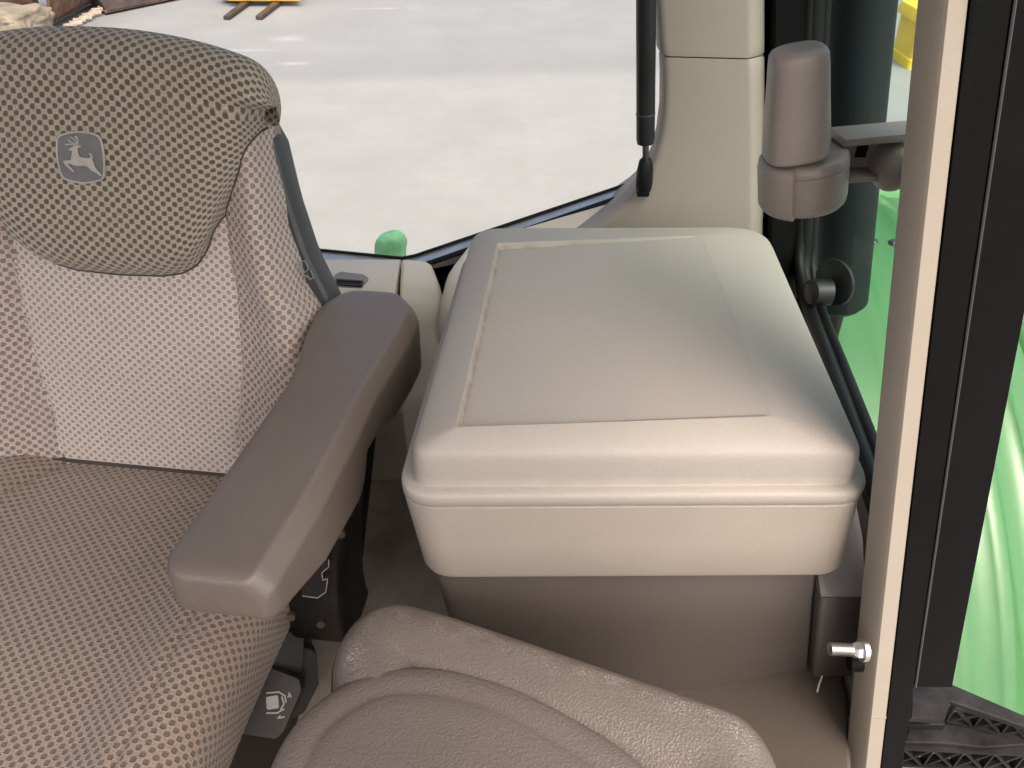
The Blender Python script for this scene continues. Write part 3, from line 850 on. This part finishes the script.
# gas strut
gsx = thing('gas_strut', PY(645, 185, 1.035), 'black gas strut standing against the rear window pillar', 'gas strut')
a = PY(646, 180, 1.030); b = PY(645.5, 143, 1.030); c = PY(647, -160, 1.030)
bm = B(); tube(bm, [b, b + (c - b) * .02, b + (c - b) * .021, c], [.0115, .0125, .0125, .0125], 16)
gq = obj('cylinder', bm, M['black'], gsx)
bm = B(); tube(bm, [b + (c - b) * .115, b + (c - b) * .122], .0130, 16); obj('band', bm, M['darkplastic'], gq)
bm = B(); tube(bm, [a, b + (c - b) * .01], .0045, 10); obj('rod', bm, M['darksteel'], gsx)
bm = B(); tube(bm, [PY(644, 190, 1.032), PY(644, 184, 1.030), PY(645, 170, 1.030), PY(645.5, 161, 1.030), PY(645.5, 158, 1.030)], [.010, .012, .0115, .009, .006], 12)
box(bm, PY(643, 188, 1.041), (.018, .02, .02), bev=.003)
obj('end_fitting', bm, M['rubber'], gsx)

# ------------------------------------------------------------------ rear corner pillar trim
rp = thing('rear_pillar', PY(700, 240, 1.12), 'pale cream rear corner pillar flaring out above the box', 'pillar')
def pil(bm, tab):
    rings = []
    for y, l, r in tab:
        a = PY(l, y, 1.04); b = PY(r, y, 1.04)
        sec = rpoly([(a.x, 1.075), (a.x, 1.04), (b.x - .022, 1.03), (b.x, 1.047), (b.x + .03, 1.17), (a.x * 1.15 + .012, 1.17)], [.006, .012, .012, .008, .004, .004], 4)
        rings.append([V((p.x, p.y, a.z)) for p in sec])
    loft(bm, rings)
bm = B(); pil(bm, [(-260, 648, 768), (-100, 654, 767), (0, 657, 766), (44, 660, 766), (53, 660.5, 766), (56, 662.5, 764)])
obj('upper_trim', bm, M['trim'], rp, sharp=50)
bm = B(); pil(bm, [(57.5, 664.5, 764), (60, 663, 766), (80, 663.5, 766), (110, 663, 766), (135, 660, 766), (155, 655, 766), (172, 648, 765.5), (187, 639, 765), (200, 629, 765), (212, 617, 765), (224, 602, 764), (236, 584, 764), (250, 560, 764)])
obj('lower_trim', bm, M['trim'], rp, sharp=50)

# ------------------------------------------------------------------ side window
sw_ = thing('side_window', (.40, .80, -.60), 'green tinted side window in a black frame, right of the storage box', 'window')
def sx(y, z): return .362 + .15 * (y - .54) - .19 * (z + .556)
bm = B()
g4 = [(.50, -.555), (1.11, -.628), (1.11, .28), (.50, .28)]
loft(bm, [[V((sx(y, z) + .006, y, z)) for y, z in g4], [V((sx(y, z) + .011, y, z)) for y, z in g4]])
obj('pane', bm, M['tint'], sw_, smooth=False)
bm = B()
path = [V((sx(.52, -.557), .52, -.557))] + [V((sx(y, z), y, z)) for y, z in ((.66, -.572), (.80, -.588), (.92, -.603), (1.00, -.607))] + [V((sx(1.05, -.59), 1.05, -.59)), V((sx(1.068, -.55), 1.068, -.55)), V((sx(1.07, -.40), 1.07, -.40)), V((sx(1.07, .28), 1.07, .28))]
path = resample(path, 50, closed=False)
tube(bm, path, .009, 10)
p2 = [p + V((.024, .004, -.012)) for p in path]; tube(bm, p2, .008, 10)
p3 = [p + V((.012, .004, -.020)) for p in path]; tube(bm, p3, .014, 10)
obj('seal', bm, M['rubber'], sw_)
bm = B()
rings = []
for z in (-.68, -.60, -.40, -.2, .0, .28):
    x0 = itp(z, [(-.571, .398), (-.2, .328)]) if z > -.571 else .398
    x0 = .398 - (z + .571) * .19; x1 = sx(1.10, z) + .022
    rings.append([V((p.x, p.y, z)) for p in rpoly([(x0 - .01, 1.030), (x1, 1.085), (x1 + .004, 1.14), (x0, 1.15)], .006, 3)])
loft(bm, rings); obj('frame', bm, M['seal'], sw_, sharp=40)
bm = B()
cK = PX(816, 292, .436)
ax = V((-1, -.25, .1)).normalized()
tube(bm, [cK + V((.02, 0, 0)), cK, cK + ax * .008, cK + ax * .012], [.019, .019, .018, .012], 18)
tube(bm, [cK + V((.030, .012, .010)), cK + V((.026, .010, .010))], [.034, .034], 24)
obj('hinge', bm, M['black'], sw_)

# ------------------------------------------------------------------ window handle
hd = thing('window_handle', PT(806, 205, .65), 'taupe tapered grip on a round collar, with an arm to the door post', 'handle')
gb = PY(795.5, 153, .614); gt = PY(799, 47, .614)
def superring(c, rx, ry, x, y, n=28, e=2.8):
    out = []
    for k in range(n):
        t = 2 * pi * k / n; cc, ss = cos(t), sin(t)
        out.append(c + x * (math.copysign(abs(cc) ** (2 / e), cc) * rx) + y * (math.copysign(abs(ss) ** (2 / e), ss) * ry))
    return out
ax = (gt - gb).normalized(); xx = V((1, 0, 0)); xx = (xx - ax * xx.dot(ax)).normalized(); yy = ax.cross(xx)
Lg = (gt - gb).length
bm = B()
rings = []
for k, r in ((-.02, .0235), (.0, .0250), (.03, .0256), (.25, .0250), (.6, .0231), (.86, .0219), (.94, .0212), (.975, .0195), (.993, .0165), (1.0, .0125)):
    rings.append(superring(gb + ax * Lg * k, r, r * .9, xx, yy))
loft(bm, rings); obj('grip', bm, M['greytaupe'], hd, sharp=60)
cc_ = PY(806.5, 176, .622)
bm = B(); rings = []
for dz, r in ((-.0285, .026), (-.0280, .030), (-.0255, .0322), (-.0215, .0332), (-.0210, .0326), (-.0200, .0332), (.0070, .0332), (.0074, .0324), (.0084, .0324), (.0088, .0332), (.010, .0332), (.0145, .0322), (.0165, .0297), (.0168, .024)):
    rings.append([cc_ + ax * (dz + .004) + xx * cos(2 * pi * k / 36) * r + yy * sin(2 * pi * k / 36) * r for k in range(36)])
loft(bm, rings); col_ = obj('collar', bm, M['greytaupe'], hd, sharp=50)
bm = B()
# raised keeper lip round the left of the collar
rings = []
for k in range(9):
    t = pi + radians(-38 + 84 * k / 8) + radians(12)
    d = xx * cos(t) + yy * sin(t)
    rings.append([cc_ + ax * (.004 + z) + d * r for r, z in ((.031, -.028), (.0368, -.0275), (.0392, -.024), (.0398, .008), (.0385, .0145), (.035, .0165), (.031, .0165))])
loft(bm, rings); obj('keeper', bm, M['greytaupe'], col_, sharp=60)
bm = B()
e0 = PY(836, 137, .632); e1 = PY(916, 130, .640)
u = (e1 - e0).normalized()
bar(bm, e0, e1, .030, .007, .002)
side = V((0, -1, 0))
bar(bm, e0 + V((0, .010, -.018)), e1 + V((0, .010, -.018)), .005, .030, .0015)
bar(bm, e0 + V((0, 0, -.034)), e1 + V((0, 0, -.036)), .026, .005, .0015)
arm = obj('arm', bm, M['greytaupe'], hd, sharp=40)
bm = B(); cpt = e0 + (e1 - e0) * .42 + V((0, .0064, -.017)); box(bm, cpt, (.009, .003, .010)); obj('slot', bm, M['rubber'], arm, smooth=False)
bm = B()
cpv = PY(893, 167, .632); rings = []
for k in range(9):
    t = k / 8 * pi / 2; rings.append([cpv + V((cos(2 * pi * q / 24) * .017 * cos(t) + .002 * k / 8, -.018 * sin(t), sin(2 * pi * q / 24) * .021 * cos(t))) for q in range(24)] if k < 8 else [cpv + V((cos(2 * pi * q / 24) * .001 + .002, -.018, sin(2 * pi * q / 24) * .001)) for q in range(24)])
rings.insert(0, [p + V((0, .022, 0)) for p in rings[0]])
loft(bm, rings); obj('pivot_cap', bm, M['greytaupe'], hd, sharp=60)

# ------------------------------------------------------------------ door post
dp = thing('door_post', PY(880, 740, .42), 'tall leaning door post with cream inner trim and black seal', 'door post')
def edge(pxt, pxb, yt, yb, k):
    t = PY(pxt, 0, yt); b = PY(pxb, 768, yb); return b.lerp(t, k)
KS = (-.35, 0, .25, .5, .75, 1, 1.25, 1.52)
EA = lambda k: edge(918, 845, .519, .421, k)
EB = lambda k: edge(945, 864, .500, .400, k)
EC = lambda k: edge(968, 880, .506, .406, k)
ED = lambda k: edge(1014, 903, .515, .417, k)
EE = lambda k: edge(1088, 938, .535, .432, k)
bm = B()
rings = []
for k in KS:
    a, b, c = EA(k), EB(k), EC(k); bk = V((.0, .06, 0))
    rings.append([a + V((.03, .02, 0)), a, a.lerp(b, .12) + V((-.001, 0, 0)), a.lerp(b, .93), b.lerp(a, .02) + V((.002, -.0012, 0)), b.lerp(c, .25) + V((0, -.001, 0)), c, c + V((.002, .05, 0))])
loft(bm, rings); post = obj('inner_trim', bm, M['cream'], dp, sharp=30)
bm = B()
rings = []
for k in KS:
    c, d = EC(k), ED(k)
    rings.append([c + V((0, .004, 0)), c.lerp(d, .05) + V((0, -.001, 0)), c.lerp(d, .92) + V((0, -.001, 0)), d + V((0, .002, 0)), d + V((0, .05, 0)), c + V((0, .05, 0))])
loft(bm, rings); obj('inner_seal', bm, M['seal'], dp, sharp=30)
bm = B()
rings = []
for k in (.178, .3, .5, .75, 1, 1.25, 1.52):
    d, e = ED(k), EE(k)
    rings.append([d + V((0, .005, 0)), d.lerp(e, .03) + V((0, .0005, 0)), d.lerp(e, .95) + V((0, 0, 0)), e + V((0, .004, 0)), e + V((0, .05, 0)), d + V((0, .05, 0))])
loft(bm, rings); obj('outer_frame', bm, M['seal'], dp, sharp=30)
bm = B()
tube(bm, [ED(k) + V((.0005, -.0005, 0)) for k in (.18, .3, .5, .75, 1, 1.25, 1.52)], .0012, 6)
obj('seam_strip', bm, M['darkplastic'], dp)
bm = B()
q0 = EB(.115); q1 = EC(.115)
bar(bm, q0 + V((.001, -.0012, 0)), q1 + V((0, -.0005, 0)), .0014, .0014)
obj('trim_joint', bm, M['trim'], dp)
# bolt sticking out of the post
bm_ = B()
hp = PY(855, 650, .416); tipp = PY(829, 649, .416)
d = (tipp - hp).normalized()
n = 40; path = []; rad = []
for k in range(n + 1):
    path.append(hp.lerp(tipp, k / n)); rad.append(.0052 + (.0009 if k % 2 else 0) - (.0015 if k == n else 0))
bt = thing('bolt', hp, 'silver threaded bolt sticking out of the cream door post', 'bolt')
tube(bm_, path, rad, 14); obj('shank', bm_, M['steel'], bt, sharp=60)
bm = B()
x, y, _ = basis(d)
tube(bm, [hp - d * .006, hp - d * .001, hp, hp + d * .003], [.0082, .0082, .0078, .006], 6)
tube(bm, [hp - d * .010, hp - d * .0055], [.0105, .0105], 20)
obj('nut', bm, M['steel'], bt, sharp=30)
bm = B(); pz = PY(849, 664, .421); tube(bm, [pz, pz + V((.012, 0, 0))], .0075, 12); obj('clip', bm, M['seal'], bt)

# ------------------------------------------------------------------ outside: fender, post, step
fe = thing('rear_fender', (.78, 1.4, -1.4), 'shiny bright green rear fender outside the door and side window', 'fender')
bm = B()
CY, CZ, RF = 1.62, -1.90, 1.165
xsec = [(.515, -.30), (.515, -.02), (.522, -.006), (.535, 0), (.60, .004), (.655, .004), (.664, .007), (.674, .009), (.690, .009), (.70, .007), (.710, .003), (.74, .003), (.748, .007), (.758, .003), (.80, .002), (.806, .006), (.814, .008), (.826, .008), (.834, .006), (.84, .001), (.885, -.002), (.893, .003), (.905, -.003), (.95, -.006), (.958, .004), (.97, .008), (.99, .006), (1.0, -.004), (1.06, -.014), (1.12, -.026), (1.15, -.045), (1.16, -.08), (1.158, -.11)]
rings = []
for k in range(61):
    th = radians(188 - 145 * k / 60)
    flare = 0.05 * sm((th - radians(120)) / radians(60))
    ring = []
    for x, dz in xsec:
        r = RF + dz - .02 * flare
        xo = x + flare * (x - .52) * 1.2
        ring.append(V((xo, CY + cos(th) * r, CZ + sin(th) * r)))
    rings.append(ring)
loft(bm, rings, False, False, closed=False)
th_ = bmesh.ops.solidify(bm, geom=bm.faces[:], thickness=.006)
obj('panel', bm, M['green'], fe, sharp=50)
bm = B()
# raised rear housing seen above the crown
rings = []
for z, k in ((-.80, 0), (-.695, 0), (-.68, .012), (-.676, .03)):
    rings.append(z3(rpoly([(.60 + k, 1.62 + k), (1.10 - k, 1.62 + k), (1.10 - k, 1.80 - k), (.60 + k, 1.80 - k)], .03, 4), z))
loft(bm, rings); obj('housing', bm, M['green'], fe, sharp=50)
bm = B()
for q in ((872, 244), (893, 245)):
    p = PZ(*q, -.752); tube(bm, [p - V((0, 0, .02)), p + V((0, 0, .006)), p + V((0, 0, .010))], [.011, .011, .008], 12)
obj('bolt_cap', bm, M['darksteel'], fe)

dt = thing('exhaust_post', PY(842, 310, 1.16), 'thick dark pipe standing outside behind the tinted side window', 'pipe')
bm = B()
lo_ = PY(840, 300, 1.17); hi_ = PY(862, 0, 1.17)
dv = (hi_ - lo_); path = [lo_ - dv.normalized() * .014, lo_ - dv.normalized() * .012, lo_ - dv.normalized() * .004, lo_, lo_ + dv * .5, lo_ + dv * 1.9]
tube(bm, path, [.028, .036, .043, .046, .046, .046], 28); obj('pipe', bm, M['pipe'], dt, sharp=60)
bm = B()
pb = lo_ - dv.normalized() * .012
tube(bm, [pb, V((pb.x + .01, pb.y + .01, -.90))], .012, 12); obj('bracket', bm, M['black'], dt)

stp = thing('entry_step', (.62, .52, -1.06), 'dusty black plastic step bracket with crossed ribs, below the door post', 'step')
ZT = -.945
def tz(px, py, z=ZT): p = PZ(px, py, z); return V((p.x, p.y))
bm = B()
tp = [tz(912, 684), tz(953, 684), tz(1060, 730), tz(1060, 739), tz(1024, 726), tz(951, 701), tz(945, 720), tz(911, 718)]
loft(bm, [z3(tp, ZT - .009), z3(tp, ZT - .002), z3(inset(tp, .002), ZT)]); obj('top_bar', bm, M['stepplastic'], stp, sharp=40)
bm = B()
z2 = ZT - .045
tp = [tz(905, 742, z2), tz(909, 728, z2), tz(940, 729, z2), tz(945, 722, z2), tz(1060, 752, z2), tz(1060, 738, z2), tz(975, 744, z2)]
tp = [tz(906, 742, z2), tz(910, 726, z2), tz(948, 724, z2), tz(1000, 732, z2), tz(1060, 736, z2), tz(1060, 742, z2), tz(985, 747, z2), tz(945, 743, z2)]
loft(bm, [z3(tp, z2 - .008), z3(tp, z2 - .001), z3(inset(tp, .001), z2)]); obj('lower_tread', bm, M['stepplastic'], stp, sharp=40)
def xribs(bm, a, b, h, n, th=.0035):
    for k in range(n):
        p = a.lerp(b, k / n); q = a.lerp(b, (k + 1) / n); up = V((0, 0, h))
        nrm = (b - a).cross(up).normalized()
        bar(bm, p, q + up, th, .010, upv=nrm); bar(bm, p + up + nrm * .0006, q + nrm * .0006, th, .010, upv=nrm)
    for k in range(n + 1):
        p = a.lerp(b, k / n); bar(bm, p, p + V((0, 0, h)), th * .8, .011, upv=(b - a).cross(V((0, 0, 1))).normalized())
    bar(bm, a, b, .012, .004); bar(bm, a + V((0, 0, h)), b + V((0, 0, h)), .012, .004)
bm = B()
p0 = PZ(949, 728, z2); p1 = PZ(1060, 755, z2)
p0.z = p1.z = z2 + .003
xribs(bm, p0 + V((0, .012, 0)), p1 + V((0, .012, 0)), .033, 4)
p0 = PZ(906, 744, z2); p1 = PZ(1060, 752, z2)
p0.z = p1.z = z2 - .055
xribs(bm, p0 + V((0, .004, 0)), p1 + V((0, .004, 0)), .044, 5)
obj('rib_lattice', bm, M['stepplastic'], stp, smooth=False)
bm = B()
box(bm, PZ(926, 733, z2) + V((0, .012, -.012)), (.050, .016, .05), bev=.003)
bar(bm, PZ(905, 730, z2) + V((0, .030, -.035)), PZ(1060, 738, z2) + V((0, .030, -.035)), .008, .055)
bar(bm, PZ(905, 744, z2 - .02) + V((0, .024, -.012)), PZ(1060, 752, z2 - .02) + V((0, .024, -.012)), .008, .06)
obj('body', bm, M['black'], stp)

# green capped rod beyond the rear window
gc = thing('hitch_rod', V((-.31, 1.78, -EYE)), 'small faded green cap on a rod just outside the rear window', 'hitch')
cg = PT(390, 247, 2.02)
bm = B(); rings = []
for dz, rx, ry in ((-.05, .036, .03), (-.01, .040, .034), (.012, .041, .035), (.026, .037, .032), (.035, .028, .026), (.040, .014, .014)):
    rings.append([cg + V((cos(2 * pi * k / 22) * rx * (1 + .06 * sin(k * 1.7)) + .004 * (dz > 0), sin(2 * pi * k / 22) * ry, dz * (1 + .15 * cos(2 * pi * k / 22)))) for k in range(22)])
loft(bm, rings)
box(bm, cg + V((.028, -.006, .012)), (.018, .02, .022), bev=.004)
obj('cap', bm, M['greencap'], gc)
bm = B(); tube(bm, [V((cg.x, cg.y, cg.z - .045)), V((cg.x, cg.y, -EYE))], .018, 10); obj('rod', bm, M['darksteel'], gc)

# ------------------------------------------------------------------ far yard things
G = -EYE
pk = thing('pallet_fork', (-3.72, 12.9, G), 'yellow pallet fork attachment with two tines lying on the far yard', 'fork attachment')
bm = B()
box(bm, (-3.70, 12.80, G + .48), (.98, .35, .72), bev=.03)
box(bm, (-3.70, 12.60, G + .18), (1.10, .08, .20), bev=.02)
box(bm, (-3.70, 12.74, G + .70), (1.10, .08, .12), bev=.02)
obj('carriage', bm, M['yellow'], pk)
for xb, xt in ((-3.98, -4.03), (-3.51, -3.575)):
    bm = B(); bar(bm, (xb, 12.72, G + .05), (xt, 11.75, G + .03), .095, .05, .01); bar(bm, (xb, 12.68, G + .03), (xb, 12.68, G + .85), .10, .05, .01, upv=(0, 1, 0))
    obj('tine', bm, M['worn'] if False else M['darkrust'], pk)
bm = B(); box(bm, (-4.30, 12.9, G + .16), (.22, .30, .22), bev=.03); obj('side_block', bm, M['darkrust'], pk)

yb = thing('yellow_bin', PZ(925, 72, G), 'yellow plastic bin standing on the yard beyond the side window', 'bin')
bx = PZ(903, 70, G)
bm = B(); cx, cy = bx.x + .42, bx.y + .30
def bring(k, z): return z3(rpoly([(cx - .40 * k, cy - .32 * k), (cx + .40 * k, cy - .32 * k), (cx + .40 * k, cy + .32 * k), (cx - .40 * k, cy + .32 * k)], .06, 4), G + z)
loft(bm, [bring(.92, 0), bring(.92, .10), bring(.88, .11), bring(.93, .50)]); obj('body', bm, M['yellowbin'], yb)
bm = B(); loft(bm, [bring(1.03, .50), bring(1.03, .56), bring(.98, .62), bring(.6, .70)]); obj('lid', bm, M['yellowbin'], yb)

rb = thing('rusty_trough', (-6.6, 12.3, G), 'rusty curved steel scoop with a toothed pale edge at the far left of the yard', 'scoop')
bm = B(); rings = []
for k in range(13):
    y = 10.85 + 2.6 * k / 12
    prof = []
    for q in range(15):
        t = radians(-100 - 165 * q / 14)
        prof.append((-6.50 + .56 * cos(t) * -1, G + .57 + .56 * sin(t)))
    ring = [V((x, y, z)) for x, z in prof] + [V((x * 1 + .0 - (x + 6.50) * .05, y, z + .03 - (z - G - .57) * .05)) for x, z in prof[::-1]]
    rings.append(ring)
loft(bm, rings); obj('scoop', bm, M['rust'], rb)
bm = B()
for k in range(17):
    y = 10.9 + .15 * k; box(bm, (-5.98 + .02 * sin(k * 3), y, G + .06), (.16, .07, .05), Matrix.Rotation(.5, 3, 'Z'), .008)
obj('toothed_edge', bm, M['worn'], rb, smooth=False)
bm = B(); bar(bm, (-6.5, 11.0, G + .75), (-6.35, 13.4, G + .9), .12, .12, .02); bar(bm, (-6.95, 11.3, G + .5), (-6.35, 11.6, G + .95), .08, .08, .02); obj('brace', bm, M['darkrust'], rb)
bm = B(); box(bm, (-7.35, 12.1, G + .45), (.9, .6, .9), Matrix.Rotation(.4, 3, 'Z'), .04); box(bm, (-6.95, 11.7, G + .75), (.3, .5, .5), Matrix.Rotation(.9, 3, 'X'), .03); obj('mount', bm, M['rust'], rb)
dbk = thing('dark_bucket', (-5.4, 12.9, G), 'dark worn steel bucket lying beside the rusty scoop', 'bucket')
bm = B()
rings = []
for u, (xa, ya) in enumerate(((-5.86, 12.05), (-5.62, 12.38), (-5.38, 12.72), (-5.10, 13.1), (-4.9, 13.4))):
    rings.append([V((xa, ya, G + .015)), V((xa + .04, ya - .03, G + .06)), V((xa - .16, ya + .22, G + .20)), V((xa - .42, ya + .42, G + .75)), V((xa - .52, ya + .50, G + .72)), V((xa - .30, ya + .30, G + .02))])
loft(bm, rings); obj('shell', bm, M['darkrust'], dbk, smooth=False)
bm = B(); bar(bm, (-5.87, 12.03, G + .05), (-4.9, 13.38, G + .05), .07, .03, .004); obj('cutting_edge', bm, M['rust'], dbk)

bm = B()
bmesh.ops.create_icosphere(bm, subdivisions=5, radius=1)
from mathutils import noise as mn
for v in bm.verts:
    p = v.co.copy(); n_ = p.normalized()
    e = V((math.copysign(abs(n_.x) ** .6, n_.x), math.copysign(abs(n_.y) ** .6, n_.y), math.copysign(abs(n_.z) ** .7, n_.z)))
    k = 1 + .16 * mn.noise(p * 1.7) + .10 * abs(mn.noise(p * 4 + V((3, 1, 2)))) + .05 * mn.noise(p * 9)
    v.co = V((-6.42 + e.x * .52 * k, 10.5 + e.y * .42 * k, G + .19 + e.z * .24 * k + .06 * max(0, mn.noise(p * 2.5))))
tag(obj('sack', bm, M['sack'], sharp=180), 'crumpled cream sack lying at the far left of the yard', 'sack')

# ------------------------------------------------------------------ lift everything to ground level
for o in list(scene.objects):
    if o.parent is None: o.location.z += EYE

# ------------------------------------------------------------------ light, sky, camera
w = bpy.data.worlds.new('World'); scene.world = w; w.use_nodes = True
nt = w.node_tree; nt.nodes.clear()
sky = nt.nodes.new('ShaderNodeTexSky'); sky.sky_type = 'NISHITA'; sky.sun_disc = False
SUN_EL, SUN_AZ = radians(58), radians(155)      # azimuth clockwise from +Y
sky.sun_elevation = SUN_EL; sky.sun_rotation = SUN_AZ
sky.air_density = .6; sky.dust_density = 7.0; sky.ozone_density = .2
bg = nt.nodes.new('ShaderNodeBackground'); bg.inputs[1].default_value = .15
ow = nt.nodes.new('ShaderNodeOutputWorld')
nt.links.new(sky.outputs[0], bg.inputs[0]); nt.links.new(bg.outputs[0], ow.inputs[0])
sl = bpy.data.lights.new('sun', 'SUN'); sl.energy = 1.1; sl.angle = radians(125); sl.color = (1, .94, .86)
so_ = bpy.data.objects.new('sun', sl); COL.objects.link(so_)
dirv = V((sin(SUN_AZ) * cos(SUN_EL), cos(SUN_AZ) * cos(SUN_EL), sin(SUN_EL)))
so_.rotation_euler = (-dirv).to_track_quat('-Z', 'Y').to_euler(); so_.location = dirv * 20
cd = bpy.data.cameras.new('camera'); cam = bpy.data.objects.new('camera', cd); COL.objects.link(cam)
cam.location = (0, 0, EYE); cam.rotation_euler = (radians(90) - TILT, 0, 0)
cd.sensor_fit = 'HORIZONTAL'; cd.sensor_width = 36; cd.lens = 36 * F / 1024; cd.clip_start = .02; cd.clip_end = 1000
scene.camera = cam
vs_ = scene.view_settings; vs_.view_transform = 'Standard'; vs_.look = 'None'; vs_.exposure = 1.30; vs_.gamma = 1; vs_.use_curve_mapping = False
scene.cycles.use_denoising = True
scene.cycles.max_bounces = 7; scene.cycles.transparent_max_bounces = 12
